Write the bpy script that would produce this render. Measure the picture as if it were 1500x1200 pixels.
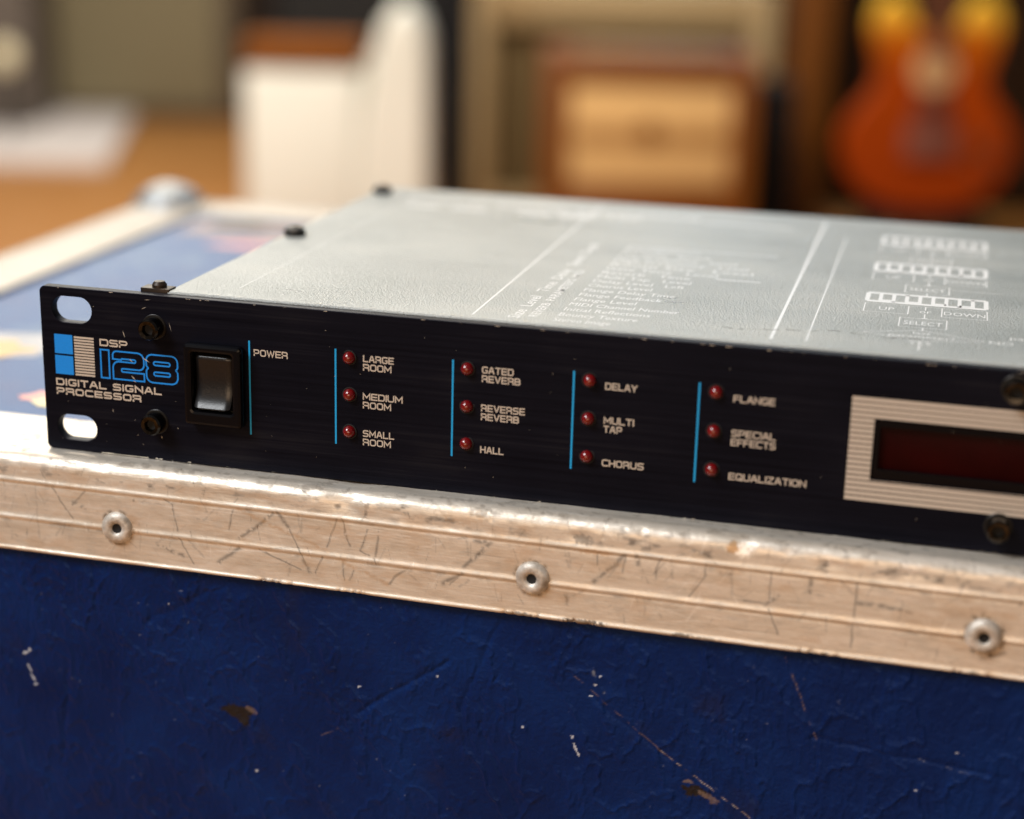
import bpy, bmesh, math, random
import numpy as np
from mathutils import Vector, Matrix
random.seed(7); RNG = np.random.RandomState(11)
MM = 0.001
S = bpy.context.scene
for o in list(bpy.data.objects): bpy.data.objects.remove(o)

# ---------------------------------------------------------------- camera
cam_d = bpy.data.cameras.new('camera'); cam = bpy.data.objects.new('camera', cam_d)
S.collection.objects.link(cam); S.camera = cam
cam.location = (0.224375, -0.388193, 0.143911)
cam.rotation_euler = (math.radians(73.15682), math.radians(-1.42043), math.radians(14.62151))
cam_d.sensor_fit = 'HORIZONTAL'; cam_d.sensor_width = 36; cam_d.lens = 60.4765
cam_d.clip_start = 0.02; cam_d.clip_end = 60
cam_d.dof.use_dof = True; cam_d.dof.focus_distance = 0.434
cam_d.dof.aperture_fstop = 5.0; cam_d.dof.aperture_blades = 0

# ---------------------------------------------------------------- light (indoors: a window behind, a window front left, warm room, plus added fill lamps)
w = bpy.data.worlds.new('World'); S.world = w; w.use_nodes = True
w.node_tree.nodes['Background'].inputs[0].default_value = (0.52, 0.50, 0.50, 1)
w.node_tree.nodes['Background'].inputs[1].default_value = 0.16
def area(name, loc, target, sx, sy, power, col):
    d = bpy.data.lights.new(name, 'AREA'); d.shape = 'RECTANGLE'; d.size = sx; d.size_y = sy
    d.energy = power; d.color = col
    o = bpy.data.objects.new(name, d); S.collection.objects.link(o); o.location = loc
    o.rotation_euler = (Vector(target) - Vector(loc)).to_track_quat('-Z', 'Y').to_euler()
    return o
area('window_light', (-0.95, -1.0, 1.45), (0.1, 0, 0), 0.85, 0.7, 42, (0.96, 0.98, 1.0))
area('rear_window_light', (-2.25, 4.0, 1.75), (0.1, 0.0, 0.0), 1.5, 1.9, 50, (1.0, 0.95, 0.83))
area('cool_cover_fill', (-0.35, 4.9, 1.75), (0.1, 0.0, 0.0), 0.9, 1.9, 20, (0.72, 0.88, 1.0))  # unseen lamp added for the cool tone on the cover's right
area('warm_streak_fill', (-1.0, 4.5, 1.35), (0.1, 0, 0), 0.45, 1.1, 7, (1.0, 0.76, 0.50))  # unseen lamp added for a beige streak on the cover
area('floor_bounce_fill', (0.2, -2.1, 0.35), (0.1, 0, 0.0), 1.5, 0.9, 15.5, (1.0, 0.68, 0.42))  # added lamp standing in for warm light off the floor
area('background_fill', (-1.0, 1.4, 2.3), (-1.0, 3.4, -0.6), 1.6, 1.2, 150, (1.0, 0.90, 0.78))  # unseen lamp added to brighten the background
S.view_settings.view_transform = 'Standard'; S.view_settings.look = 'None'
S.view_settings.exposure = 0.0; S.view_settings.gamma = 1.0
S.render.engine = 'CYCLES'

# ---------------------------------------------------------------- helpers
def tag(o, label=None, cat=None, group=None, kind=None):
    if label: o['label'] = label
    if cat: o['category'] = cat
    if group: o['group'] = group
    if kind: o['kind'] = kind
    return o
def link(name, me, mat=None, parent=None, loc=None, rot=None):
    o = bpy.data.objects.new(name, me); S.collection.objects.link(o)
    if mat is not None and me is not None and len(me.materials) == 0: me.materials.append(mat)
    if parent is not None: o.parent = parent
    if loc is not None: o.location = loc
    if rot is not None: o.rotation_euler = rot
    return o
def thing(name, loc, rz, label, cat, group=None):
    o = bpy.data.objects.new(name, None); S.collection.objects.link(o); o.location = loc
    o.rotation_euler = (0, 0, rz); o.empty_display_size = 0.02
    return tag(o, label, cat, group)
def mesh(name, v, f, smooth=False):
    me = bpy.data.meshes.new(name); me.from_pydata([tuple(a) for a in v], [], f); me.update()
    if smooth: me.polygons.foreach_set('use_smooth', [True]*len(me.polygons))
    return me
def box(name, x0, x1, y0, y1, z0, z1, bev=0.0, seg=2):
    bm = bmesh.new(); bmesh.ops.create_cube(bm, size=1)
    for v in bm.verts:
        v.co = Vector(((x0+x1)/2 + v.co.x*(x1-x0), (y0+y1)/2 + v.co.y*(y1-y0), (z0+z1)/2 + v.co.z*(z1-z0)))
    if bev: bmesh.ops.bevel(bm, geom=bm.edges[:], offset=bev, segments=seg, profile=0.6, affect='EDGES')
    me = bpy.data.meshes.new(name); bm.to_mesh(me); bm.free()
    if bev: me.polygons.foreach_set('use_smooth', [True]*len(me.polygons)); me.set_sharp_from_angle(angle=math.radians(40))
    return me
def lathe(name, prof, n=32, axis='Z', radfn=None):
    """prof = [(r, h)...]; closed at ends when r==0. axis -Y: h grows toward the viewer (-Y)"""
    v, f, rings = [], [], []
    for k, (r, h) in enumerate(prof):
        if r == 0: rings.append([len(v)]); v.append((0, 0, h)); continue
        ids = []
        for i in range(n):
            a = 2*math.pi*i/n; rr = r if radfn is None else radfn(k, r, a)
            ids.append(len(v)); v.append((rr*math.cos(a), rr*math.sin(a), h))
        rings.append(ids)
    for a, b in zip(rings, rings[1:]):
        for i in range(n):
            j = (i+1) % n
            if len(a) == 1: f.append((a[0], b[i], b[j])) if len(b) > 1 else None
            elif len(b) == 1: f.append((a[i], a[j], b[0]))
            else: f.append((a[i], a[j], b[j], b[i]))
    if axis == '-Y': v = [(x, -z, y) for x, y, z in v]
    me = mesh(name, v, f, True)
    bm = bmesh.new(); bm.from_mesh(me); bmesh.ops.recalc_face_normals(bm, faces=bm.faces[:]); bm.to_mesh(me); bm.free()
    me.set_sharp_from_angle(angle=math.radians(35))
    return me
def plate(name, loops, thick, bev=0.0, parent=None, mat=None, y=0.0):
    """2D loops (x,z) in mm, first the outline, others holes; extruded from y (front) back by thick (mm)"""
    cu = bpy.data.curves.new(name, 'CURVE'); cu.dimensions = '2D'; cu.fill_mode = 'BOTH'
    cu.extrude = (thick/2 - bev)*MM; cu.bevel_depth = bev*MM; cu.bevel_resolution = 1; cu.offset = -bev*MM
    for L in loops:
        sp = cu.splines.new('POLY'); sp.points.add(len(L)-1); sp.use_cyclic_u = True
        for p, (a, b) in zip(sp.points, L): p.co = (a*MM, b*MM, 0, 1)
    t = bpy.data.objects.new('tmp', cu); S.collection.objects.link(t)
    dg = bpy.context.evaluated_depsgraph_get(); me = bpy.data.meshes.new_from_object(t.evaluated_get(dg))
    bpy.data.objects.remove(t); bpy.data.curves.remove(cu)
    me.name = name; me.transform(Matrix(((1,0,0,0),(0,0,-1,(y+thick/2)*MM),(0,1,0,0),(0,0,0,1))))
    me.materials.clear(); me.set_sharp_from_angle(angle=math.radians(30))
    return link(name, me, mat, parent)
def rrect(x0, x1, z0, z1, r, n=6):
    pts = []
    for cx, cz, a0 in ((x1-r, z1-r, 0), (x0+r, z1-r, 90), (x0+r, z0+r, 180), (x1-r, z0+r, 270)):
        for i in range(n+1):
            a = math.radians(a0 + 90*i/n); pts.append((cx+r*math.cos(a), cz+r*math.sin(a)))
    return pts
# smooth value noise on arrays
def vnoise(x, y, seed=0):
    r = np.random.RandomState(seed).rand(256, 256)
    xi = np.floor(x).astype(int); yi = np.floor(y).astype(int); fx = x-xi; fy = y-yi
    fx = fx*fx*(3-2*fx); fy = fy*fy*(3-2*fy)
    a = r[xi & 255, yi & 255]; b = r[(xi+1) & 255, yi & 255]; c = r[xi & 255, (yi+1) & 255]; d = r[(xi+1) & 255, (yi+1) & 255]
    return (a*(1-fx)+b*fx)*(1-fy) + (c*(1-fx)+d*fx)*fy
def fbm(x, y, seed=0, oct=4):
    s = 0; a = 0.5; t = 0
    for k in range(oct):
        s = s + a*vnoise(x*2**k + 17.3*k, y*2**k + 5.1*k, seed+k); t += a; a *= 0.5
    return s/t
def segd(X, Z, a, b):
    ax, az = a; bx, bz = b; dx, dz = bx-ax, bz-az; L = dx*dx+dz*dz+1e-12
    t = np.clip(((X-ax)*dx+(Z-az)*dz)/L, 0, 1)
    return np.hypot(X-ax-t*dx, Z-az-t*dz), t
def grid_mesh(name, P, col=None):
    n, m, _ = P.shape
    me = bpy.data.meshes.new(name); me.vertices.add(n*m); me.vertices.foreach_set('co', P.reshape(-1).astype(np.float32))
    idx = np.arange(n*m).reshape(n, m)
    q = np.stack([idx[:-1, :-1], idx[1:, :-1], idx[1:, 1:], idx[:-1, 1:]], -1).reshape(-1, 4)
    nf = len(q); me.loops.add(nf*4); me.polygons.add(nf)
    me.loops.foreach_set('vertex_index', q.reshape(-1)); me.polygons.foreach_set('loop_start', np.arange(nf)*4)
    me.polygons.foreach_set('use_smooth', np.ones(nf, bool)); me.update(calc_edges=True)
    if col is not None:
        at = me.color_attributes.new('wear', 'FLOAT_COLOR', 'POINT'); at.data.foreach_set('color', col.reshape(-1).astype(np.float32))
    me.validate(); return me

# ---------------------------------------------------------------- materials
def mat(name, col, rough=0.5, metal=0.0, spec=0.5, coat=0.0):
    m = bpy.data.materials.new(name); m.use_nodes = True; b = m.node_tree.nodes['Principled BSDF']
    b.inputs['Base Color'].default_value = (*col, 1); b.inputs['Roughness'].default_value = rough
    b.inputs['Metallic'].default_value = metal; b.inputs['Specular IOR Level'].default_value = spec
    b.inputs['Coat Weight'].default_value = coat
    return m
class NT:
    def __init__(s, m): s.m = m; s.t = m.node_tree; s.b = s.t.nodes['Principled BSDF']
    def n(s, typ, **kw):
        nd = s.t.nodes.new(typ)
        for k, v in kw.items():
            if k in nd.inputs: nd.inputs[k].default_value = v
            else: setattr(nd, k, v)
        return nd
    def l(s, a, b): s.t.links.new(a, b)
    def coord(s, scale=(1,1,1), out='Object'):
        tc = s.n('ShaderNodeTexCoord'); mp = s.n('ShaderNodeMapping'); mp.inputs['Scale'].default_value = scale
        s.l(tc.outputs[out], mp.inputs[0]); return mp.outputs[0]
    def noise(s, vec, scale, detail=3, rough=0.5):
        nd = s.n('ShaderNodeTexNoise'); nd.inputs['Scale'].default_value = scale; nd.inputs['Detail'].default_value = detail
        nd.inputs['Roughness'].default_value = rough; s.l(vec, nd.inputs['Vector']); return nd.outputs['Fac']
    def ramp(s, fac, stops):
        r = s.n('ShaderNodeValToRGB'); e = r.color_ramp.elements
        while len(e) < len(stops): e.new(0.5)
        for k, (p, c) in enumerate(stops):
            e[k].position = p; e[k].color = (*c, 1) if len(c) == 3 else c
        s.l(fac, r.inputs[0]); return r.outputs[0]
    def bump(s, h, strength, dist=0.001, prev=None):
        b = s.n('ShaderNodeBump'); b.inputs['Strength'].default_value = strength; b.inputs['Distance'].default_value = dist
        s.l(h, b.inputs['Height'])
        if prev is not None: s.l(prev, b.inputs['Normal'])
        return b.outputs[0]
    def mix(s, f, a, b):
        m = s.n('ShaderNodeMix', data_type='RGBA')
        if isinstance(f, float): m.inputs[0].default_value = f
        else: s.l(f, m.inputs[0])
        for i, v in ((6, a), (7, b)):
            if isinstance(v, tuple): m.inputs[i].default_value = (*v, 1)
            else: s.l(v, m.inputs[i])
        return m.outputs[2]
    def mrange(s, v, a, b, c, d):
        m = s.n('ShaderNodeMapRange'); s.l(v, m.inputs[0])
        for i, x in enumerate((a, b, c, d)): m.inputs[i+1].default_value = x
        return m.outputs[0]

def mk_aluminium():
    m = mat('worn aluminium', (0.8, 0.72, 0.62), 0.5, 0.5); t = NT(m)
    at = t.n('ShaderNodeVertexColor', layer_name='wear'); sp = t.n('ShaderNodeSeparateColor'); t.l(at.outputs[0], sp.inputs[0])
    v = t.coord((1, 1, 1)); cl = t.noise(t.coord((8, 60, 60)), 6, 5, 0.65)
    base = t.ramp(cl, [(0.3, (0.60, 0.53, 0.44)), (0.5, (0.72, 0.65, 0.555)), (0.75, (0.82, 0.76, 0.68))])
    c = t.mix(sp.outputs[0], base, (0.10, 0.075, 0.055))
    c = t.mix(sp.outputs[1], c, (0.95, 0.92, 0.86))
    c = t.mix(sp.outputs[2], c, (0.50, 0.28, 0.10))
    t.l(c, t.b.inputs['Base Color'])
    fine = t.noise(t.coord((150, 1500, 1500)), 1.0, 3, 0.6)
    r = t.mrange(fine, 0.3, 0.7, 0.34, 0.52); t.l(r, t.b.inputs['Roughness'])
    t.l(t.bump(fine, 0.25, 0.00025, t.bump(t.noise(v, 350, 4, 0.6), 0.35, 0.0004)), t.b.inputs['Normal'])
    mt = t.n('ShaderNodeMath', operation='MULTIPLY_ADD'); t.l(sp.outputs[0], mt.inputs[0]); mt.inputs[1].default_value = -0.45; mt.inputs[2].default_value = 0.48
    t.l(mt.outputs[0], t.b.inputs['Metallic'])
    return m
M_ALU = mk_aluminium()
def mk_vinyl():
    m = mat('blue grained vinyl', (0.008, 0.02, 0.10), 0.45, spec=0.34); t = NT(m); t.b.inputs['Specular Tint'].default_value = (0.35, 0.55, 1.0, 1)
    at = t.n('ShaderNodeVertexColor', layer_name='wear'); sp = t.n('ShaderNodeSeparateColor'); t.l(at.outputs[0], sp.inputs[0])
    v = t.coord((1, 1, 1)); n1 = t.noise(v, 35, 5, 0.6); n2 = t.noise(v, 900, 3, 0.6)
    base = t.ramp(n1, [(0.3, (0.0004, 0.0078, 0.056)), (0.5, (0.0005, 0.0110, 0.076)), (0.75, (0.0009, 0.018, 0.108))])
    c = t.mix(sp.outputs[0], base, (0.018, 0.011, 0.007)); c = t.mix(sp.outputs[1], c, (0.50, 0.52, 0.58))
    c = t.mix(sp.outputs[2], c, (0.20, 0.13, 0.09)); t.l(c, t.b.inputs['Base Color'])
    t.l(t.mrange(n1, 0.3, 0.7, 0.38, 0.55), t.b.inputs['Roughness'])
    vo = t.n('ShaderNodeTexVoronoi'); vo.inputs['Scale'].default_value = 650; vo.feature = 'DISTANCE_TO_EDGE'; t.l(v, vo.inputs['Vector'])
    t.l(t.bump(n2, 0.30, 0.0004, t.bump(vo.outputs['Distance'], 0.35, 0.0003)), t.b.inputs['Normal'])
    return m
M_VINYL = mk_vinyl()
def mk_lid():
    m = mat('blue lid vinyl with painted sheen', (0.02, 0.05, 0.2), 0.5, spec=0.32); t = NT(m); v = t.coord()  # lighter than the side vinyl: window sheen put into colour, mottling is wear
    n = t.noise(v, 28, 5, 0.65)
    t.l(t.ramp(n, [(0.35, (0.020, 0.065, 0.21)), (0.52, (0.050, 0.12, 0.28)), (0.68, (0.20, 0.27, 0.36))]), t.b.inputs['Base Color'])
    t.l(t.mrange(n, 0.3, 0.8, 0.42, 0.6), t.b.inputs['Roughness'])
    t.l(t.bump(t.noise(v, 700, 3, 0.6), 0.5, 0.0005), t.b.inputs['Normal']); return m
M_LID = mk_lid()
def mk_panel():
    m = mat('black anodised brushed panel', (0.008, 0.0075, 0.009), 0.42, spec=0.12); t = NT(m); t.b.inputs['Specular Tint'].default_value = (0.55, 0.65, 1.0, 1)
    st = t.noise(t.coord((12, 900, 900)), 1.0, 4, 0.65); bl = t.noise(t.coord((30, 30, 60)), 1.0, 3, 0.5)
    a = t.n('ShaderNodeMath', operation='ADD'); t.l(st, a.inputs[0]); t.l(bl, a.inputs[1])
    t.l(t.ramp(t.mrange(a.outputs[0], 0.6, 1.4, 0, 1), [(0.2, (0.002, 0.002, 0.004)), (0.6, (0.0042, 0.004, 0.007)), (0.95, (0.011, 0.010, 0.012))]), t.b.inputs['Base Color'])
    t.l(t.mrange(st, 0.3, 0.7, 0.36, 0.55), t.b.inputs['Roughness'])
    t.l(t.bump(st, 0.25, 0.0002), t.b.inputs['Normal']); return m
M_PANEL = mk_panel()
def mk_cover():
    m = mat('grey powder coated steel', (0.30, 0.32, 0.32), 0.38, spec=0.6); t = NT(m); v = t.coord()
    n = t.noise(t.coord((6, 14, 6)), 3, 5, 0.6); g = t.noise(v, 1900, 2, 0.6); g2 = t.noise(v, 500, 3, 0.6)
    t.l(t.ramp(n, [(0.3, (0.26, 0.285, 0.28)), (0.55, (0.33, 0.352, 0.342)), (0.8, (0.41, 0.42, 0.395))]), t.b.inputs['Base Color'])
    t.l(t.mrange(n, 0.3, 0.7, 0.27, 0.38), t.b.inputs['Roughness'])
    t.l(t.bump(g, 0.85, 0.00040, t.bump(g2, 0.12, 0.0003)), t.b.inputs['Normal']); return m
M_COVER = mk_cover()
def noisy(name, c0, c1, scale, rough=0.5, metal=0.0, spec=0.5, stretch=(1,1,1), bump=0.0, bs=1.0):
    m = mat(name, c0, rough, metal, spec); t = NT(m); f = t.noise(t.coord(stretch), scale, 4, 0.6)
    t.l(t.ramp(f, [(0.3, c0), (0.7, c1)]), t.b.inputs['Base Color'])
    if bump: t.l(t.bump(f, bump, bs), t.b.inputs['Normal'])
    return m
M_PRINT = noisy('warm white print', (0.47, 0.40, 0.33), (0.58, 0.51, 0.43), 3000, 0.5)
M_BLUE = noisy('cyan blue print', (0.0, 0.22, 0.72), (0.0, 0.25, 0.80), 2000, 0.45)
M_LINE = noisy('cyan line print', (0.0, 0.30, 0.66), (0.0, 0.38, 0.80), 2500, 0.45)
M_TOPPRINT = noisy('white silkscreen', (0.66, 0.68, 0.68), (0.80, 0.80, 0.80), 2000, 0.45)
M_BLACKPL = mat('black plastic', (0.003, 0.003, 0.004), 0.22, spec=0.16)
M_ROCK = noisy('satin black rocker plastic', (0.0045, 0.0045, 0.005), (0.008, 0.008, 0.009), 1500, 0.30, spec=0.5, bump=0.3, bs=0.0001)
M_SCREW = noisy('black oxide steel', (0.020, 0.019, 0.018), (0.095, 0.088, 0.078), 500, 0.2, 1.0)
M_WASH = noisy('dark washer steel', (0.005, 0.005, 0.005), (0.010, 0.009, 0.008), 700, 0.4, 0.3)
M_HOLE = mat('dark recess', (0.004, 0.004, 0.004), 0.8)
M_LED = mat('dark red led plastic', (0.16, 0.002, 0.003), 0.20, spec=0.6, coat=0.6)
M_RED = noisy('dark red display window', (0.012, 0.0003, 0.0004), (0.020, 0.0005, 0.0006), 60, 0.45, spec=0.06)
M_RIVET = noisy('weathered rivet aluminium', (0.34, 0.30, 0.25), (0.78, 0.74, 0.68), 380, 0.5, 0.4, bump=0.5, bs=0.0006)
M_CHIP = noisy('bare metal fleck', (0.45, 0.43, 0.38), (0.8, 0.78, 0.7), 1500, 0.4, 0.6)
M_CHROME = noisy('steel corner', (0.10, 0.10, 0.09), (0.62, 0.68, 0.74), 55, 0.45, 0.6)

# ================================================================ SETTING
YAW = math.radians(14.62)
def mk_floor():
    m = mat('orange brown wood floor', (0.3, 0.14, 0.05), 0.42); t = NT(m); v = t.coord((0.8, 6, 1))
    t.l(t.ramp(t.noise(v, 3, 6, 0.65), [(0.3, (0.28, 0.11, 0.022)), (0.55, (0.38, 0.165, 0.04)), (0.8, (0.45, 0.21, 0.065))]), t.b.inputs['Base Color'])
    return m
fl = link('floor', box('floor', -7, 7, -5, 9, -0.65, -0.6), mk_floor(), rot=(0, 0, YAW)); tag(fl, kind='structure')
M_WALL = noisy('dark brown wall', (0.030, 0.015, 0.008), (0.050, 0.026, 0.013), 1.5, 0.7)
wl = link('wall', box('wall', -6.9, 6.9, 7.6, 7.75, -0.6, 2.6), M_WALL, rot=(0, 0, YAW)); tag(wl, kind='structure')

# ================================================================ FLIGHT CASE
case = thing('flight_case', (0.2, 0.19, -0.6), 0, 'blue flight case with worn aluminium edging and rivets, carrying the black rack unit', 'flight case')
CO = Vector((-0.2, -0.19, 0.6))            # children are authored in world mm
def cpart(name, me, m): return link(name, me, m, case, CO)
XL, XR = -139.0, 560.0; YB = 356.0
def yF(x): return -8.0 - 0.007*(x-120)
LIDZ = -2.3
# lid and hidden sides
cpart('lid_panel', box('lid_panel', (XL+3)*MM, (XR-3)*MM, 2*MM, (YB-3)*MM, -14*MM, LIDZ*MM), M_LID)
cpart('carcass', box('carcass', (XL+2)*MM, (XR-2)*MM, 1*MM, (YB-2)*MM, -598*MM, -15*MM), M_LID)
# front vinyl panel: dense where the camera is close
def dense_axis(a, b, step, lo, hi, coarse):
    l = list(np.arange(lo, a, coarse)); d = list(np.arange(a, b, step)); h = list(np.arange(b, hi, coarse)) + [hi]
    return np.array(l + d + h)
xs = dense_axis(-32, 268, 0.34, XL+1.5, XR-1.5, 6.0); zs = dense_axis(-124, -24, 0.34, -598, -22, 6.0)
if zs[-1] < -22: zs[-1] = -22
X, Z = np.meshgrid(xs, zs, indexing='ij')
wx = X + 6*(fbm(X/14, Z/14, 3)-.5); wz = Z + 6*(fbm(X/14+50, Z/14, 9)-.5)
# leather-like creases: ridged noise elongated up and down, plus long soft folds
r1 = 1-np.abs(2*fbm(wx/2.0+wz/22, wz/5.0, 21, 4)-1); r2 = 1-np.abs(2*fbm(wx/10+wz/26, wz/16-wx/24, 31, 4)-1); r3 = fbm(wx/.9, wz/1.5, 41, 3)
patch = np.clip((fbm(X/30, Z/26, 55, 3)-.40)*5, 0, 1)
Yv = -6.0 - 0.007*(X-120) - (0.24*(.45+.6*patch)*(r1**5) + 0.34*(r2**12) + 0.12*r3 + 0.5*(fbm(X/60, Z/60, 77, 2)-.5))
def crease(a, b, wdt, amp):
    d, t = segd(wx*.5+X*.5, wz*.5+Z*.5, a, b); return amp*np.exp(-(d/wdt)**2)
for a, b, wd, am in [((88, -62), (112, -44), .8, .30), ((128, -24), (116, -58), .7, .22), ((122, -60), (138, -95), .7, .25), ((5, -62), (3.5, -88), .8, .28), ((150, -47), (170, -62), .6, .2), ((40, -36), (48, -60), 1.0, .22), ((30, -44), (52, -30), 1.0, .22), ((182, -50), (196, -78), .7, .22), ((205, -50), (250, -54), .7, .2), ((14, -30), (16, -48), .7, .2)]:
    Yv = Yv + crease(a, b, wd, am)
W = np.zeros(X.shape + (4,)); W[..., 3] = 1
def blob(cx, cz, rx, rz, rot=0, seed=1, ns=3.0, amt=.9):
    c, s = math.cos(rot), math.sin(rot); u = (X-cx)*c+(Z-cz)*s; v = -(X-cx)*s+(Z-cz)*c
    d = np.hypot(u/rx, v/rz) + amt*(fbm(X/ns*2+7, Z/ns*2, seed, 4)-.5)*2
    return np.clip((1.0-d)*3.5, 0, 1)
def addw(ch, val): W[..., ch] = np.clip(np.maximum(W[..., ch], val), 0, 1)
addw(0, blob(55.3, -66.3, 4.6, 1.7, .05, 5)); addw(0, blob(57.0, -68.2, 2.0, 1.7, 0, 6)); addw(2, .5*blob(58.5, -65.2, 1.6, .9, -.4, 8))
addw(0, blob(177.6, -69.0, 3.4, 1.9, -.1, 12)); addw(2, .7*blob(175.2, -66.9, 1.6, .7, 0, 13)); addw(2, .6*blob(180.6, -70.3, 2.6, .9, -.4, 14))
for cx, cz, rx, rz, ro in [(-7.2, -58.3, 1.0, .5, .3), (-5.9, -57.2, .7, .5, .9), (-6.4, -62.6, 1.4, .3, -1.1), (-5.4, -65.6, 1.3, .35, -1.0), (-4.6, -67.3, .6, .45, 0), (146.5, -62.3, 1.4, .35, -1.2), (145.6, -59.4, .5, .5, 0), (147.3, -63.9, .9, .3, -1), (152.1, -41.8, .5, .3, .4), (151.0, -44.2, .6, .35, .4), (149.9, -47.5, .5, .3, .2), (132.7, -58.6, .35, .35, 0), (60, -83, .6, .5, 0), (89, -54, .6, .3, .5), (110, -48, .5, .3, 0), (36, -38, .3, .3, 0), (230, -60, .4, .3, 0), (239, -49, 1.0, .15, -.1)]:
    addw(1, .85*blob(cx, cz, rx, rz, ro, int(abs(cx*7+cz*3)) % 90, 1.0, .5))
def scratch(a, b, wd, ch, amt, brk=.45, seed=3):
    d, t = segd(X + .5*(vnoise(X/2, Z/2, seed)-.5), Z + .5*(vnoise(X/2+9, Z/2, seed)-.5), a, b)
    g = np.clip((fbm(X/1.6, Z/1.6, seed+5, 3)-brk)*6, 0, 1); addw(ch, amt*g*np.exp(-(d/wd)**2))
scratch((143.5, -41), (168.0, -59.6), .16, 2, .5, .48); scratch((168.0, -59.6), (194, -76), .17, 2, .8, .42); scratch((168.2, -59.6), (194, -76.2), .10, 1, .7, .5)
scratch((196.3, -29.5), (200, -37), .16, 2, .8, .42, 7); scratch((200, -37), (205.5, -50.5), .14, 2, .7, .45, 9); scratch((150, -40), (153, -46), .3, 1, .4, .5, 17)
scratch((230, -52), (250, -55), .10, 1, .25, .45, 19); scratch((78.6, -69.5), (84, -66), .2, 2, .5, .5, 23)
nz = fbm(X/1.3, Z/1.3, 91, 3); addw(1, .22*np.clip((nz-.86)*12, 0, 1)*np.clip((fbm(X/25, Z/25, 92, 2)-.5)*6, 0, 1))
addw(0, .22*np.clip((fbm(X/9, Z/9, 95, 4)-.66)*6, 0, 1))
P = np.stack([X*MM, Yv*MM, Z*MM], -1)
cpart('side_panel', grid_mesh('side_panel', P, W), M_VINYL)

# --- aluminium front edging (L extrusion with a rounded nose, two beads, lip)
prof = [(25.5, -2.6), (25.4, -1.2), (25.0, -.6), (24.4, -.5)]
for y in np.arange(24.0, -4.4, -.55): prof.append((y, -.5))
for a in np.arange(0, 91, 6): prof.append((-4.4-3.6*math.sin(math.radians(a)), -4.1+3.6*math.cos(math.radians(a))))
for z in np.arange(-4.35, -27.25, -.22): prof.append((-8.0, z))
prof += [(-7.95, -27.35), (-7.6, -27.5), (-6.6, -27.5), (-5.0, -27.4)]
prof = np.array(prof)
tn = np.gradient(prof, axis=0); tn /= np.linalg.norm(tn, axis=1)[:, None]; nrm = np.stack([tn[:, 1], -tn[:, 0]], -1)
# outward normal: at the front face must be -Y
if nrm[len(nrm)-20, 0] > 0: nrm = -nrm
ax = dense_axis(-34, 270, 0.30, XL+33, XR-33, 5.0)
AX, K = np.meshgrid(ax, np.arange(len(prof)), indexing='ij')
PY = prof[K, 0]; PZ = prof[K, 1]; NY = nrm[K, 0]; NZ = nrm[K, 1]
front = (PZ < -4.2) & (PY < -7); s_len = np.concatenate([[0], np.cumsum(np.linalg.norm(np.diff(prof, axis=0), axis=1))])[K]
off = 0.36*np.exp(-((PZ+7.7)/.62)**2)*front + 0.36*np.exp(-((PZ+18.0)/.66)**2)*front + .38*np.exp(-((PZ+26.9)/.45)**2)*front
off -= 0.10*np.exp(-((PZ+8.6)/.35)**2)*front + 0.10*np.exp(-((PZ+18.95)/.35)**2)*front
roll = np.exp(-((s_len-s_len[0, len(prof)-len(prof)//2*0-1])/1e9)**2)*0 + np.clip(1-np.abs(PZ+2.6)/4.5, 0, 1)*(PY < 2)
off += roll*(0.65*(fbm(AX/11, s_len/7, 101, 3)-.5) + .10*(fbm(AX/2.2, s_len/2.2, 111, 3)-.5)) + .10*(fbm(AX/5, s_len/5, 121, 3)-.5)
off += 0.5*(fbm(AX/60, s_len/60, 131, 2)-.5)*np.clip((PY+30)/20, 0, 1)
def dent(cx, cz, rx, rz, am):
    global off
    off = off - am*np.exp(-((AX-cx)/rx)**2 - ((PZ-cz)/rz)**2)*(PY < 4)
dent(86, -3.2, 5.5, 3.4, .9); dent(91, -4.0, 2.0, 2.0, -.35); dent(185.2, -3.0, 2.2, 1.7, .55); dent(146, -5.0, 2.6, 1.4, .35); dent(60, -5.2, 7, 1.6, .25); dent(225, -4.4, 5, 1.5, .3); dent(206, -4.6, 4, 1.3, .25)
for q in range(34):
    dent(RNG.uniform(-30, 265), RNG.uniform(-6.5, -.6), RNG.uniform(.5, 2.2), RNG.uniform(.4, 1.0), RNG.uniform(.03, .13))
for cx in (147, 132, 87, 205, 68, 240):   # chewed lip
    for j in range(7): dent(cx+RNG.uniform(-5, 5), -27.0, RNG.uniform(.25, .8), .5, RNG.uniform(.1, .4))
Yt = yF(AX)+8.0 + PY + NY*off; Zt = PZ + NZ*off
Yt = np.where(PY > 10, PY, Yt)
W = np.zeros(AX.shape + (4,)); W[..., 3] = 1; X = AX; Z = np.where(front, PZ, -4.1+(s_len[:1]-s_len[0, :][None, :])*0 + 0)
SU = s_len - s_len[0, int(np.argmax(front[0]))]          # 0 where the vertical face starts, grows downward
Z = -4.35 - SU
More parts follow.
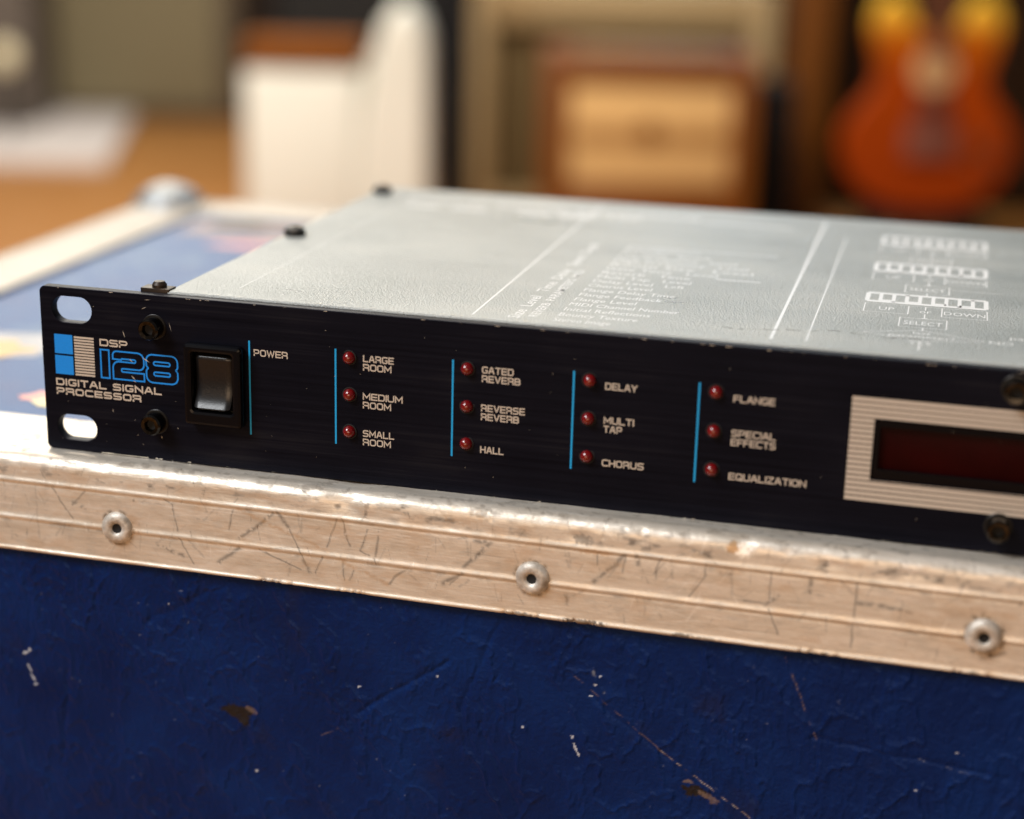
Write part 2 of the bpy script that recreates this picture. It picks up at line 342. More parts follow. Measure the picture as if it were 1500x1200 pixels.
# marks measured on the strip, mm along and height
FX = [((4.7,-8.7),(10.5,-16.7),0.2,0.6,0),((14.1,-8.7),(10.3,-12.9),0.2,0.6,0),((10.8,-12.1),(13.9,-13.3),0.5,0.6,0),((-0.1,-8.8),(0.2,-23.3),0.3,0.3,0),((-10.4,-19.2),(-6.3,-23.7),0.3,0.3,0),((36.6,-8.3),(38.8,-9.5),0.2,0.6,0),((38.8,-9.5),(40.1,-16.5),0.2,0.6,0),((40.4,-18.3),(44.3,-25.0),0.2,0.6,0),((43.1,-18.8),(47.2,-22.8),0.3,0.3,0),((33.8,-20.7),(36.2,-19.2),0.3,0.3,0),((36.2,-19.2),(40.0,-19.1),0.3,0.3,0),((34.5,-21.3),(42.2,-23.4),0.5,0.6,0),((30.4,-9.8),(36.5,-9.8),0.3,0.3,0),((45.6,-12.5),(47.5,-12.6),0.3,0.3,0),((47.5,-12.6),(51.0,-9.2),0.3,0.3,0),((55.5,-9.0),(54.4,-14.4),0.2,0.6,0),((48.4,-7.7),(48.3,-10.3),0.3,0.3,0),((66.6,-8.4),(62.1,-12.7),0.5,0.6,0),((62.1,-12.7),(57.2,-16.3),0.5,0.6,0),((57.5,-18.8),(51.3,-23.7),0.5,0.6,0),((57.0,-8.5),(80.5,-16.7),0.55,0.55,2),((67.8,-8.2),(71.0,-12.3),0.5,0.6,0),((71.0,-12.3),(76.1,-22.8),0.2,0.6,0),((74.2,-19.3),(76.4,-23.1),0.5,0.6,0),((79.8,-18.6),(77.9,-23.3),0.2,0.6,0),((74.4,-7.9),(74.0,-12.7),0.3,0.3,0),((73.3,-8.0),(74.0,-12.3),0.3,0.3,0),((83.9,-7.8),(80.9,-15.9),0.2,0.6,0),((85.3,-7.7),(86.0,-11.2),0.2,0.6,0),((86.0,-11.2),(87.1,-14.7),0.2,0.6,0),((62.7,-18.9),(73.8,-22.7),0.2,0.6,0),((91.8,-9.8),(90.0,-15.8),0.2,0.6,0),((90.0,-15.8),(92.2,-16.7),0.2,0.6,0),((94.7,-11.2),(94.0,-16.8),0.2,0.6,0),((85.3,-19.4),(85.6,-24.2),0.2,0.6,0),((88.2,-21.2),(87.1,-24.0),0.2,0.6,0),((93.6,-17.2),(94.0,-19.0),0.2,0.6,0),((101.9,-19.4),(99.0,-21.7),0.2,0.6,0),((99.0,-21.7),(97.6,-23.7),0.2,0.6,0),((84.9,-19.1),(97.2,-23.7),0.55,0.55,2),((71.3,-21.9),(70.5,-25.0),0.3,0.3,0),((48.0,-21.1),(63.9,-19.1),0.22,0.6,1),((83.1,-12.3),(92.9,-10.7),0.22,0.6,1),((92.9,-10.7),(102.9,-10.2),0.22,0.6,1),((1.8,-4.1),(2.8,-6.2),0.2,0.6,0),((-9.3,-8.4),(-9.2,-13.7),0.3,0.3,0),((7.3,-18.6),(5.1,-21.9),0.3,0.3,0),((85.5,-8.2),(85.8,-11.8),0.2,0.6,0),((85.8,-11.8),(87.3,-14.7),0.2,0.6,0),((91.6,-10.5),(90.4,-14.9),0.3,0.3,0),((94.6,-11.4),(94.0,-16.3),0.2,0.6,0),((123.7,-9.3),(120.5,-12.9),0.5,0.6,0),((120.5,-12.9),(117.1,-16.4),0.5,0.6,0),((122.5,-9.1),(119.9,-9.4),0.5,0.6,0),((116.6,-18.3),(111.6,-21.6),0.5,0.6,0),((117.5,-8.5),(118.2,-13.2),0.3,0.3,0),((101.2,-19.7),(98.8,-21.5),0.2,0.6,0),((98.8,-21.5),(97.9,-23.8),0.2,0.6,0),((101.8,-19.6),(105.4,-22.2),0.3,0.3,0),((115.4,-19.6),(113.4,-21.7),0.2,0.6,0),((118.3,-19.9),(116.0,-22.0),0.3,0.3,0),((150.4,-8.6),(150.5,-11.5),0.2,0.6,0),((157.6,-7.9),(156.7,-12.7),0.2,0.6,0),((157.1,-8.3),(153.6,-12.3),0.5,0.6,0),((153.6,-12.3),(149.8,-16.0),0.5,0.6,0),((160.1,-7.9),(160.5,-10.2),0.5,0.6,0),((160.5,-9.6),(163.2,-14.5),0.3,0.3,0),((166.2,-7.7),(164.7,-10.8),0.2,0.6,0),((164.7,-10.8),(165.1,-13.1),0.2,0.6,0),((168.4,-8.0),(168.8,-11.5),0.3,0.3,0),((143.1,-20.5),(143.3,-22.6),0.5,0.6,0),((147.1,-19.0),(143.2,-21.4),0.3,0.3,0),((160.6,-19.0),(161.4,-23.1),0.3,0.3,0),((162.6,-19.3),(162.5,-23.2),0.3,0.3,0),((165.1,-20.2),(166.7,-22.9),0.3,0.3,0),((143.4,-9.4),(143.8,-12.9),0.3,0.3,0),((142.6,-10.1),(143.5,-13.0),0.3,0.3,0),((102.3,-4.1),(102.9,-5.5),0.2,0.6,0),((104.7,-13.1),(111.2,-11.1),0.22,0.6,1),((176.7,-8.1),(176.6,-11.6),0.2,0.6,0),((176.6,-11.6),(173.0,-16.9),0.2,0.6,0),((192.1,-8.0),(192.3,-15.6),0.2,0.6,0),((194.3,-14.0),(191.5,-16.3),0.5,0.6,0),((191.8,-16.3),(186.2,-16.1),0.2,0.6,0),((201.5,-8.3),(201.5,-12.1),0.5,0.6,0),((212.1,-8.2),(212.0,-16.7),0.2,0.6,0),((211.9,-18.9),(211.9,-24.7),0.2,0.6,0),((212.3,-13.2),(218.6,-13.3),0.5,0.6,0),((218.6,-13.3),(224.9,-14.3),0.5,0.6,0),((165.6,-8.5),(165.0,-13.4),0.3,0.3,0),((168.7,-8.5),(168.9,-12.9),0.3,0.3,0),((182.8,-9.8),(183.4,-15.5),0.3,0.3,0),((200.0,-12.0),(204.7,-12.6),0.3,0.3,0),((180.4,-9.8),(182.8,-9.8),0.5,0.6,0),((175.6,-18.8),(172.8,-23.1),0.22,0.6,1),((178.0,-18.8),(175.6,-19.1),0.22,0.6,1),((168.8,-16.2),(163.3,-16.6),0.22,0.6,1),((248.6,-8.6),(249.3,-7.9),0.5,0.6,0),((192.2,-17.5),(194.7,-23.6),0.2,0.6,0),((208.4,-8.4),(211.5,-11.1),0.3,0.3,0),((238.8,-13.0),(239.2,-13.5),0.5,0.6,0),((240.9,-12.1),(240.8,-12.9),0.5,0.6,0),((241.5,-23.0),(242.3,-23.0),0.5,0.6,0),((243.4,-22.5),(246.3,-21.0),0.5,0.6,0)]
for (a, b, wd, am, ch) in FX:
    jx = X + .35*(vnoise(X/1.2, Z/1.2, 7)-.5); jz = Z + .35*(vnoise(X/1.2+31, Z/1.2, 8)-.5)
    d, t = segd(jx, jz, a, b); g = np.clip((fbm(X/.9, Z/.9, 140, 3)-.26)*4.5, 0, 1) if wd > .22 else 1.0
    v = min(am*(1.2 if ch == 0 else .75), .9)*g*np.exp(-(d/(wd*1.1))**2); W[..., ch] = np.maximum(W[..., ch], v)
for cx, cz, rx, rz, ch, am in [(185.2, -3.4, 2.0, 2.0, 1, 1), (182.6, -3.2, 1.6, 1.6, 2, .7), (204.4, -4.6, 1.0, .9, 0, .8), (146.6, -5.6, 2.4, 1.4, 0, .6), (91.5, -4.6, .8, 2.2, 0, .5), (147.5, -27, 6, .7, 0, .9), (132, -27, 4, .5, 0, .7), (171.5, -27, 3, .5, 0, .8), (178, -27, 3, .4, 0, .5), (206, -27, 1, .5, 0, .8), (66, -27, 3, .45, 0, .6), (240, -27, 1.2, .5, 0, .8), (150, -8.4, 5, .8, 2, .45), (116.5, -3.3, 6, 2.2, 2, .25), (28, -9.6, .4, .4, 0, .6), (224, -3.0, 3, 1.2, 1, .6)]:
    v = am*blob(cx, cz, rx, rz, 0, int(abs(cx)) % 60 + 2, 1.2, .8); W[..., ch] = np.maximum(W[..., ch], v)
# grime gathered in noise patches, along the nose and next to the beads
g1 = np.clip((fbm(X/3, Z/1.6, 150, 5)-.56)*5, 0, 1); g2 = np.clip((fbm(X/12, Z/5, 160, 5)-.52)*3, 0, 1)
nose = np.exp(-((Z+4.9)/1.5)**2)
W[..., 0] = np.clip(np.maximum(W[..., 0], .62*g1*nose + .10*g2 + .30*g1*np.exp(-((Z+8.7)/.6)**2) + .30*g1*np.exp(-((Z+19)/.5)**2) + .13*g1), 0, 1)
g3 = np.clip((fbm(X/2.2, Z/1.6, 170, 5)-.58)*6, 0, 1); W[..., 0] = np.maximum(W[..., 0], .5*g3*(Z > -3))
g4 = np.clip((fbm(X/7, Z/3.0, 175, 4)-.55)*5, 0, 1); W[..., 2] = np.maximum(W[..., 2], .22*g4*(Z < -3))
fs = np.random.RandomState(5)
for q in range(420):   # hairline scratches
    cx, cz = fs.uniform(-30, 262), fs.uniform(-26, 0); a = fs.normal(1.35, .5); L = fs.uniform(.8, 4.5)
    d, t = segd(X, Z, (cx, cz), (cx+L*math.cos(a), cz+L*math.sin(a))); W[..., 0 if fs.rand() < .6 else 1] += fs.uniform(.08, .45)*np.exp(-(d/fs.choice([.10, .12, .18]))**2)
for q in range(150):
    cx, cz = fs.uniform(-30, 262), fs.uniform(-26, 2); a = fs.normal(0, .10); L = fs.uniform(3, 22)
    d, t = segd(X, Z, (cx, cz), (cx+L*math.cos(a), cz+L*math.sin(a))); W[..., 1 if fs.rand() < .7 else 0] += fs.uniform(.10, .45)*np.sin(np.pi*np.clip(t, .02, .98))*np.exp(-(d/.12)**2)
for cx, cz in ((23.2, -17.6), (134.5, -17.1), (241.5, -17.6)):
    d = np.hypot(X-cx, Z-cz); W[..., 0] += .85*np.exp(-((d-4.5)/.55)**2)*np.clip((fbm(X/1.3, Z/1.3, 190, 4)-.40)*4, 0, 1)
    W[..., 2] += .35*np.exp(-(d/7.0)**2)*fbm(X/3, Z/3, 191, 3)
W = np.clip(W, 0, 1)
cpart('edge_trim', grid_mesh('edge_trim', np.stack([X*MM, Yt*MM, Zt*MM], -1), W), M_ALU)
def flat_trim(x0, x1, y0, y1, side):
    bm = bmesh.new(); o = box('edge_trim', x0*MM, x1*MM, y0*MM, y1*MM, -2.6*MM, -.5*MM, 1.0*MM)
    at = o.color_attributes.new('wear', 'FLOAT_COLOR', 'POINT')
    for i, v in enumerate(o.vertices): at.data[i].color = (0.52, .0, .02, 1)
    return o
cpart('edge_trim', flat_trim(XL, XL+32.5, -6, YB, 0), M_ALU)
cpart('edge_trim', flat_trim(XL+33, XR-33, YB-30, YB, 0), M_ALU)
cpart('edge_trim', flat_trim(XR-32.5, XR, -6, YB, 0), M_ALU)
for (x0, x1, y0, y1) in ((XL, XL+1.8, -6, YB), (XR-1.8, XR, -6, YB), (XL+2, XR-2, YB-1.5, YB+.3)):
    me = box('edge_trim', x0*MM, x1*MM, y0*MM, y1*MM, -29*MM, -2.8*MM); at = me.color_attributes.new('wear', 'FLOAT_COLOR', 'POINT')
    cpart('edge_trim', me, M_ALU)
# rivets
rv = lathe('rivet', [(0, -.6*MM), (1.05*MM, -.6*MM), (1.15*MM, .6*MM), (1.7*MM, 1.25*MM), (2.5*MM, 1.5*MM), (3.4*MM, 1.25*MM), (4.1*MM, .6*MM), (4.35*MM, 0), (4.35*MM, -.4*MM)], 40, '-Y')
rvh = lathe('rivet_hole_shade', [(0, .55*MM), (.6*MM, .6*MM), (1.25*MM, .85*MM)], 20, '-Y')  # black plug near the rim, the hole's shade put into colour
for k, (x, z) in enumerate([(-86, -17.4), (23.2, -17.6), (134.5, -17.1), (241.5, -17.6), (352, -17.4), (462, -17.4)]):
    o = link('rivet', rv, M_RIVET, case, CO + Vector((x*MM, (yF(x)-.05)*MM, z*MM)), ((.03, -.05, .04, -.03, .05, 0)[k], 0.9*k, (-.05, .06, -.03, .05, 0, .04)[k]))
    h = link('rivet_hole_shade', rvh, M_HOLE, o)
# corner protectors: pressed steel balls
cb = bpy.data.meshes.new('corner_protector'); bm = bmesh.new(); bmesh.ops.create_uvsphere(bm, u_segments=32, v_segments=18, radius=0.020); bm.to_mesh(cb); bm.free()
cb.polygons.foreach_set('use_smooth', [True]*len(cb.polygons))
for x, y in ((XL+9, YB-9), (XR-9, YB-9)):
    link('corner_protector', cb, M_CHROME, case, CO + Vector((x*MM, y*MM, -11.5*MM)))
# stickers and patches on the lid
def decal(name, pts, m, z, parent=case, loc=CO):
    v = [(x*MM, y*MM, z*MM) for x, y in pts]; n = len(v); v += [(a, b, c-.00008) for a, b, c in v]
    f = [tuple(range(n))] + [(i, i+n, (i+1) % n + n, (i+1) % n) for i in range(n)]
    return link(name, mesh(name, v, f), m, parent, loc)
def ragged(cx, cy, rx, ry, n=22, j=.18, rot=0, seed=0):
    r = random.Random(seed); o = []
    for i in range(n):
        a = 2*math.pi*i/n; k = 1+r.uniform(-j, j); x, y = rx*k*math.cos(a), ry*k*math.sin(a)
        o.append((cx+x*math.cos(rot)-y*math.sin(rot), cy+x*math.sin(rot)+y*math.cos(rot)))
    return o
M_ST1 = noisy('orange sticker', (0.50, 0.25, 0.03), (0.58, 0.36, 0.08), 60, 0.4); M_ST2 = noisy('pink red sticker', (0.65, 0.16, 0.13), (0.72, 0.30, 0.22), 60, 0.4)
M_ST3 = noisy('pale yellow sticker', (0.62, 0.50, 0.22), (0.7, 0.6, 0.3), 60, 0.4); M_ST4 = noisy('grey worn sticker', (0.22, 0.22, 0.25), (0.35, 0.34, 0.36), 80, 0.4)
M_ST5 = noisy('brown material', (0.16, 0.07, 0.035), (0.26, 0.12, 0.07), 50, 0.4); M_ST6 = mat('black material', (0.015, 0.014, 0.014), 0.5)
tag(decal('sticker', ragged(-68, 97, 26, 14, seed=1, rot=.25), M_ST4, LIDZ+.10), 'grey worn sticker under the orange one')
tag(decal('sticker', ragged(-71, 88, 14, 12, seed=2, rot=.2), M_ST1, LIDZ+.20), 'torn orange sticker')
tag(decal('sticker', ragged(-25, 49, 9.5, 5.5, seed=3, rot=.5), M_ST2, LIDZ+.10), 'pink red sticker')
tag(decal('sticker', ragged(-21, 42, 8, 4, seed=4, rot=.1), M_ST3, LIDZ+.20), 'pale yellow sticker')
tag(decal('sticker', [(-100, 290), (-20, 300), (-20, 322), (-98, 312)], M_ST5, LIDZ+.10), 'strip of brown material')
tag(decal('sticker', ragged(-80, 312, 13, 9, seed=5), M_ST6, LIDZ+.20), 'black material patch')  # ragged black patch over the brown strip
tag(decal('sticker', ragged(-50, 276, 26, 6, seed=6, rot=.2), M_ST2, LIDZ+.10), 'faded pink sticker strip')

# ================================================================ EFFECTS UNIT
unit = thing('effects_unit', (0.2413, 0.09, -0.0004), 0, 'black rack effects processor with blue line columns and red lights, lying on the flight case', 'effects unit')
UO = Vector((-0.2413, -0.09, 0.0004))
PT, PB = 43.45, -0.4
def slot(cx, cz, w=11.2, h=6.9): return rrect(cx-w/2, cx+w/2, cz-h/2, cz+h/2, h/2-.05, 8)
holes = [slot(x, z) for x in (8.9, 482.6-8.9) for z in (37.7, 5.97)]
DX0, DX1, DZ0, DZ1 = 212.7, 269.9, 14.5, 28.9
panel = plate('front_panel', [rrect(0, 482.6, PB, PT, 1.6, 5)] + holes + [rrect(42.4, 54.9, 13.2, 30.6, .5, 3), rrect(DX0, DX1, DZ0, DZ1, .3, 2)], 3.0, .18, unit, M_PANEL)
panel.location = UO
def upart(name, me, m, parent=unit, loc=UO, rot=None): return link(name, me, m, parent, loc, rot)
# chassis
ch = upart('chassis_cover', box('chassis_cover', 34*MM, 448.6*MM, 3.05*MM, 176*MM, .0*MM, 44.0*MM, .9*MM, 3), M_COVER)
PY0 = -0.03   # print stands this far proud of the panel, mm

# --- stroke lettering -----------------------------------------------------
R_ = .26
GL = {'A':(1.0,[([(0,0),(.40,1,.05),(.60,1,.05),(1,0)],0),([(.16,.32),(.84,.32)],0)]),
'B':(1.0,[([(0,.5),(0,1),(.95,1,R_),(.95,.52,.2),(0,.52)],0),([(0,.56),(0,0),(1,0,R_),(1,.50,.2),(.5,.50)],0)]),
'C':(1.0,[([(1,.84),(1,1,R_),(0,1,R_),(0,0,R_),(1,0,R_),(1,.16)],2)]),
'D':(1.0,[([(0,0),(0,1),(1,1,R_),(1,0,R_)],1)]),
'E':(.92,[([(1,1),(0,1),(0,0),(1,0)],0),([(0,.5),(.92,.5)],0)]),
'F':(.9,[([(1,1),(0,1),(0,0)],0),([(0,.48),(.9,.48)],0)]),
'G':(1.0,[([(1,.84),(1,1,R_),(0,1,R_),(0,0,R_),(1,0,R_),(1,.45),(.56,.45)],2)]),
'H':(1.0,[([(0,0),(0,1)],0),([(1,0),(1,1)],0),([(0,.5),(1,.5)],0)]),
'I':(.0,[([(0,0),(0,1)],0)]),
'L':(.88,[([(0,1),(0,0),(1,0)],0)]),
'M':(1.15,[([(0,0),(0,1),(.5,.30),(1,1),(1,0)],0)]),
'N':(1.0,[([(0,0),(0,1),(1,0),(1,1)],0)]),
'O':(1.0,[([(0,0,R_),(0,1,R_),(1,1,R_),(1,0,R_)],1)]),
'Q':(1.0,[([(0,0,R_),(0,1,R_),(1,1,R_),(1,0,R_)],1),([(.6,.3),(1.05,-.06)],0)]),
'P':(.95,[([(0,0),(0,1),(1,1,R_),(1,.40,R_),(0,.40)],0)]),
'R':(1.0,[([(0,0),(0,1),(1,1,R_),(1,.44,R_),(0,.44)],0),([(.62,.44),(1,.36,.15),(1,0)],0)]),
'S':(1.0,[([(.97,.85),(.97,1,R_),(0,1,R_),(0,.51,.22),(1,.51,.22),(1,0,R_),(0,0,R_),(0,.15)],2)]),
'T':(.95,[([(0,1),(1,1)],0),([(.5,1),(.5,0)],0)]),
'U':(1.0,[([(0,1),(0,0,R_),(1,0,R_),(1,1)],0)]),
'V':(1.0,[([(0,1),(.46,0,.04),(.54,0,.04),(1,1)],0)]),
'Y':(1.0,[([(0,1),(.5,.42),(1,1)],0),([(.5,.42),(.5,0)],0)]),
'W':(1.4,[([(0,1),(.25,0),(.5,.9),(.75,0),(1,1)],0)]),
'Z':(.95,[([(0,1),(1,1),(0,0),(1,0)],0)])}
def round_path(pts, closed, scale):
    out = []; n = len(pts)
    for i, p in enumerate(pts):
        r = p[2]*scale if len(p) > 2 else 0
        if r == 0 or (not closed and i in (0, n-1)): out.append((p[0], p[1])); continue
        a = Vector(pts[i-1][:2]); b = Vector(p[:2]); c = Vector(pts[(i+1) % n][:2])
        da = (a-b); dc = (c-b); r = min(r, da.length*.5, dc.length*.5); A = b+da.normalized()*r; Cc = b+dc.normalized()*r
        for k in range(5):
            t = k/4; q = A*(1-t)**2 + b*(2*t*(1-t)*.8 + 0) + Cc*t**2 + (A+Cc)*.5*(2*t*(1-t)*.2); out.append((q.x, q.y))
    return out
def ribbon(pts, closed, w, v, f, y):
    ext = closed != 2; closed = closed == 1
    n = len(pts); P_ = [Vector(p) for p in pts]; base = len(v)
    for i in range(n):
        if closed: a, b, c = P_[i-1], P_[i], P_[(i+1) % n]
        else: a, b, c = P_[max(i-1, 0)], P_[i], P_[min(i+1, n-1)]
        d1 = (b-a).normalized() if (b-a).length > 1e-9 else (c-b).normalized(); d2 = (c-b).normalized() if (c-b).length > 1e-9 else d1
        m = (d1+d2); m = m.normalized() if m.length > .2 else d1
        nn = Vector((-m.y, m.x)); k = max(.45, abs(nn.dot(Vector((-d1.y, d1.x))))); o = nn*(w/2/k)
        if ext and not closed and i == 0: b = b-d1*w/2
        if ext and not closed and i == n-1: b = b+d1*w/2
        v.append(((b.x+o.x)*MM, y*MM, (b.y+o.y)*MM)); v.append(((b.x-o.x)*MM, y*MM, (b.y-o.y)*MM))
    for i in range(n if closed else n-1):
        j = (i+1) % n; f.append((base+2*i, base+2*i+1, base+2*j+1, base+2*j))
def lettering(txt, x0, x1, z0, z1, sw, m=None, sp=.62):
    """caps between x0..x1, z0..z1 (mm) with stroke width sw"""
    units = [(GL[c][0] if c != ' ' else .35) for c in txt]; nl = len(txt)
    gap = sw + sp*sw*.9
    tot_gap = gap*(nl-1) + sw; wu = (x1-x0-tot_gap)/sum(units)
    v, f = [], []; x = x0+sw/2; h = z1-z0-sw; k = 0
    for c, u in zip(txt, units):
        if c != ' ':
            for pts, cl in GL[c][1]:
                pp = [tuple([x+p[0]*u*wu, z0+sw/2+p[1]*h] + list(p[2:])) for p in pts]
                ribbon(round_path(pp, cl == 1, min(h, u*wu if u else h)*1.15), cl, sw, v, f, PY0-.004*(k % 4)); k += 1
        x += u*wu+gap
    me = mesh('lettering', v, f); return link('lettering', me, m or M_PRINT, panel)
SW = .31
TX = [('POWER', 58.97, 68.1, 30.07), ('LARGE', 87.95, 95.95, 31.17), ('ROOM', 87.95, 95.35, 28.95), ('MEDIUM', 87.9, 98.3, 21.45), ('ROOM', 87.9, 95.3, 19.2), ('SMALL', 87.9, 96.15, 11.8), ('ROOM', 87.9, 95.3, 9.55),
 ('GATED', 118.45, 126.4, 31.15), ('REVERB', 118.45, 128.15, 28.93), ('REVERSE', 118.4, 129.45, 21.52), ('REVERB', 118.4, 128.05, 19.27), ('HALL', 118.4, 124.35, 10.82),
 ('DELAY', 149.0, 156.8, 30.0), ('MULTI', 149.0, 156.4, 21.48), ('TAP', 149.0, 153.55, 19.27), ('CHORUS', 148.95, 159.25, 10.72), ('FLANGE', 179.7, 189.5, 29.9), ('SPECIAL', 179.7, 190.2, 21.42), ('EFFECTS', 179.7, 190.3, 19.2), ('EQUALIZATION', 179.7, 198.05, 10.68)]
for t_, a, b, z in TX: lettering(t_, a, b, z, z+1.76, SW)
lettering('DSP', 16.45, 24.3, 28.85, 30.75, .40)
lettering('DIGITAL SIGNAL', 3.5, 33.4, 17.2, 19.1, .42, sp=.9)
lettering('PROCESSOR', 3.5, 27.6, 14.75, 16.6, .42, sp=.8)
# 128 in blue outline
def outline(loops, x, z, sw=.42):
    v, f = [], []
    for k, L in enumerate(loops):
        ribbon(round_path([(x+p[0], z+p[1]) + tuple(p[2:]) for p in L], True, 1.0), True, sw, v, f, PY0-.004*k)
    return link('numeral', mesh('numeral', v, f), M_BLUE, panel)
outline([[(0,0),(0,7.5),(2.35,7.5),(2.35,0)]], 16.6, 20.4)
outline([[(0,5.3),(0,7.4,1.7),(8.7,7.4,1.7),(8.7,2.9,1.4),(2.4,2.9,.3),(2.4,2.05,.3),(8.7,2.05),(8.7,0),(0,0),(0,4.7,1.6),(6.4,4.7,.4),(6.4,5.5,.4),(2.4,5.5,.2),(2.4,5.2)]], 20.0, 20.4)
outline([[(0,0,1.7),(0,3.3,.9),(.7,3.75,.5),(0,4.2,.9),(0,7.4,1.7),(8.7,7.4,1.7),(8.7,4.2,.9),(8.0,3.75,.5),(8.7,3.3,.9),(8.7,0,1.7)], [(2.1,4.65,.45),(2.1,5.6,.45),(6.6,5.6,.45),(6.6,4.65,.45)], [(2.1,1.9,.45),(2.1,2.85,.45),(6.6,2.85,.45),(6.6,1.9,.45)]], 29.35, 20.4)
def pquad(name, x0, x1, z0, z1, m, y=PY0, slant=0):
    return link(name, mesh(name, [(x0*MM, y*MM, z0*MM), (x1*MM, y*MM, z0*MM), (x1*MM, y*MM, z1*MM), (x0*MM, y*MM, z1*MM)], [(0, 1, 2, 3)]), m, panel)
pquad('logo_square', 3.62, 8.75, 25.80, 30.95, M_BLUE); pquad('logo_square', 3.58, 8.72, 20.28, 25.30, M_BLUE)
v, f = [], []
for k in range(14):
    z = 20.3+k*.765; b = len(v)
    v += [(9.2*MM, PY0*MM, z*MM), (14.8*MM, PY0*MM, z*MM), (14.8*MM, PY0*MM, (z+.50)*MM), (9.2*MM, PY0*MM, (z+.50)*MM)]; f.append((b, b+1, b+2, b+3))
link('logo_stripes', mesh('logo_stripes', v, f), M_PRINT, panel)
LX = [57.8, 80.75, 111.1, 141.3, 171.6]
for x in LX: pquad('divider_line', x-.22, x+.22, 9.2, 33.9, M_LINE)
# striped print frame round the display
v, f = [], []; z = 9.0; pitch = 1.27
def addq(x0, x1, z0, z1):
    b = len(v); v.extend([(x0*MM, PY0*MM, z0*MM), (x1*MM, PY0*MM, z0*MM), (x1*MM, PY0*MM, z1*MM), (x0*MM, PY0*MM, z1*MM)]); f.append((b, b+1, b+2, b+3))
for k in range(20):
    a, b2 = 9.0+k*pitch, 9.0+k*pitch+pitch-.26
    segs = [(a, b2)]
    for a_, b_ in segs:
        if b_ <= DZ0-.25 or a_ >= DZ1+.25: addq(207.0, 275.6, a_, b_)
        else:
            if a_ < DZ0-.25: addq(207.0, 275.6, a_, DZ0-.25); a_ = DZ0-.25
            if b_ > DZ1+.25: addq(207.0, 275.6, DZ1+.25, b_); b_ = DZ1+.25
            addq(207.0, DX0-.25, a_, b_); addq(DX1+.25, 275.6, a_, b_)
link('printed_stripes', mesh('printed_stripes', v, f), M_PRINT, panel)
# display
dsp = upart('display', box('display', (DX0-1.5)*MM, (DX1+1.5)*MM, 3.1*MM, 7*MM, (DZ0-1.5)*MM, (DZ1+1.5)*MM, .2*MM), M_HOLE)
link('display_window', box('display_window', (DX0+.75)*MM, (DX1-.75)*MM, 1.6*MM, 3.08*MM, (DZ0+1.75)*MM, (DZ1-1.5)*MM, .25*MM), M_RED, dsp)
db = plate('display_surround', [rrect(DX0+.05, DX1-.05, DZ0+.05, DZ1-.05, .25, 2), rrect(214.0, 268.6, 16.9, 27.2, .3, 2)], 1.2, .12, unit, M_BLACKPL, y=.30); db.location = UO
# LEDs
led_me = lathe('led', [(1.55*MM, -.6*MM), (1.55*MM, .35*MM)] + [(1.55*MM*math.cos(a), (.35+1.55*math.sin(a))*MM) for a in np.radians([15, 30, 45, 60, 72, 82])] + [(0, 1.90*MM)], 28, '-Y')
led_me.polygons.foreach_set('use_smooth', [True]*len(led_me.polygons))
ring_me = lathe('led_collar', [(1.62*MM, .02*MM), (1.66*MM, .16*MM), (1.92*MM, .14*MM), (1.95*MM, -.1*MM)], 28, '-Y')
for i in range(4):
    for z in (32.0, 22.45, 12.85):
        x = 84.45+i*30.37
        o = upart('led', led_me, M_LED, unit, UO + Vector((x*MM, random.uniform(-.12, .18)*MM, z*MM)), (random.uniform(-.12, .12), random.uniform(0, 6), random.uniform(-.12, .12))); link('led_collar', ring_me, M_HOLE, o)
# cap head screws; a black disc paints the shade in the hex recess
def hexr(k, r, a):
    if k in (3, 4): return r*math.cos(math.pi/6)/math.cos(((a % (math.pi/3))-math.pi/6))
    return r
scr_me = lathe('screw', [(2.75*MM, 0), (2.75*MM, 3.6*MM), (2.35*MM, 4.15*MM), (1.62*MM, 4.05*MM), (1.50*MM, 1.9*MM), (0, 1.5*MM)], 36, '-Y', hexr)
soc_me = lathe('socket_shade', [(0, 2.6*MM), (1.36*MM, 2.7*MM)], 24, '-Y')
was_me = lathe('washer', [(2.4*MM, .30*MM), (3.15*MM, .28*MM), (3.3*MM, .15*MM), (3.3*MM, -.02*MM)], 40, '-Y')
for x, z, sc in ((32.0, 35.2, 1), (31.7, 10.0, 1), (242.8, 39.3, 1), (242.3, 6.2, 1), (451, 35.2, 1), (451, 10, 1)):
    o = upart('screw', scr_me, M_SCREW, unit, UO + Vector((x*MM, 0.01*MM, z*MM)), (0, random.uniform(0, 1), 0)); link('washer', was_me, M_WASH, o); link('socket_shade', soc_me, M_HOLE, o)
# power switch
sw = plate('power_switch', [rrect(40.9, 56.6, 11.2, 32.4, 1.0, 5), rrect(43.2, 54.0, 14.9, 30.3, .6, 4)], 3.0, .8, unit, M_BLACKPL, y=-3.05); sw.location = UO
link('switch_well', box('switch_well', 42.9*MM, 54.4*MM, 2.2*MM, 6*MM, 14.2*MM, 30.5*MM), M_HOLE, sw)
nu, nv = 14, 30; rx0, rx1, rz0, rz1 = 43.7, 53.5, 15.6, 29.7; RP = np.zeros((nu+1, nv+1, 3))
for i in range(nu+1):
    for j in range(nv+1):
        u, t = i/nu, j/nv; e = abs(2*u-1); z = rz1+(rz0-rz1)*t
        y = -1.9 + 1.3*t - 3.3*t**4
        y += .5*max(0, e-.82)/.18*e; y += .9*max(0, .05-t)/.05 + .8*max(0, t-.965)/.035
        inset = .25*max(0, .06-t)/.06 + .35*max(0, t-.95)/.05
        RP[i, j] = ((rx0+inset+(rx1-rx0-2*inset)*u)*MM, y*MM, z*MM)
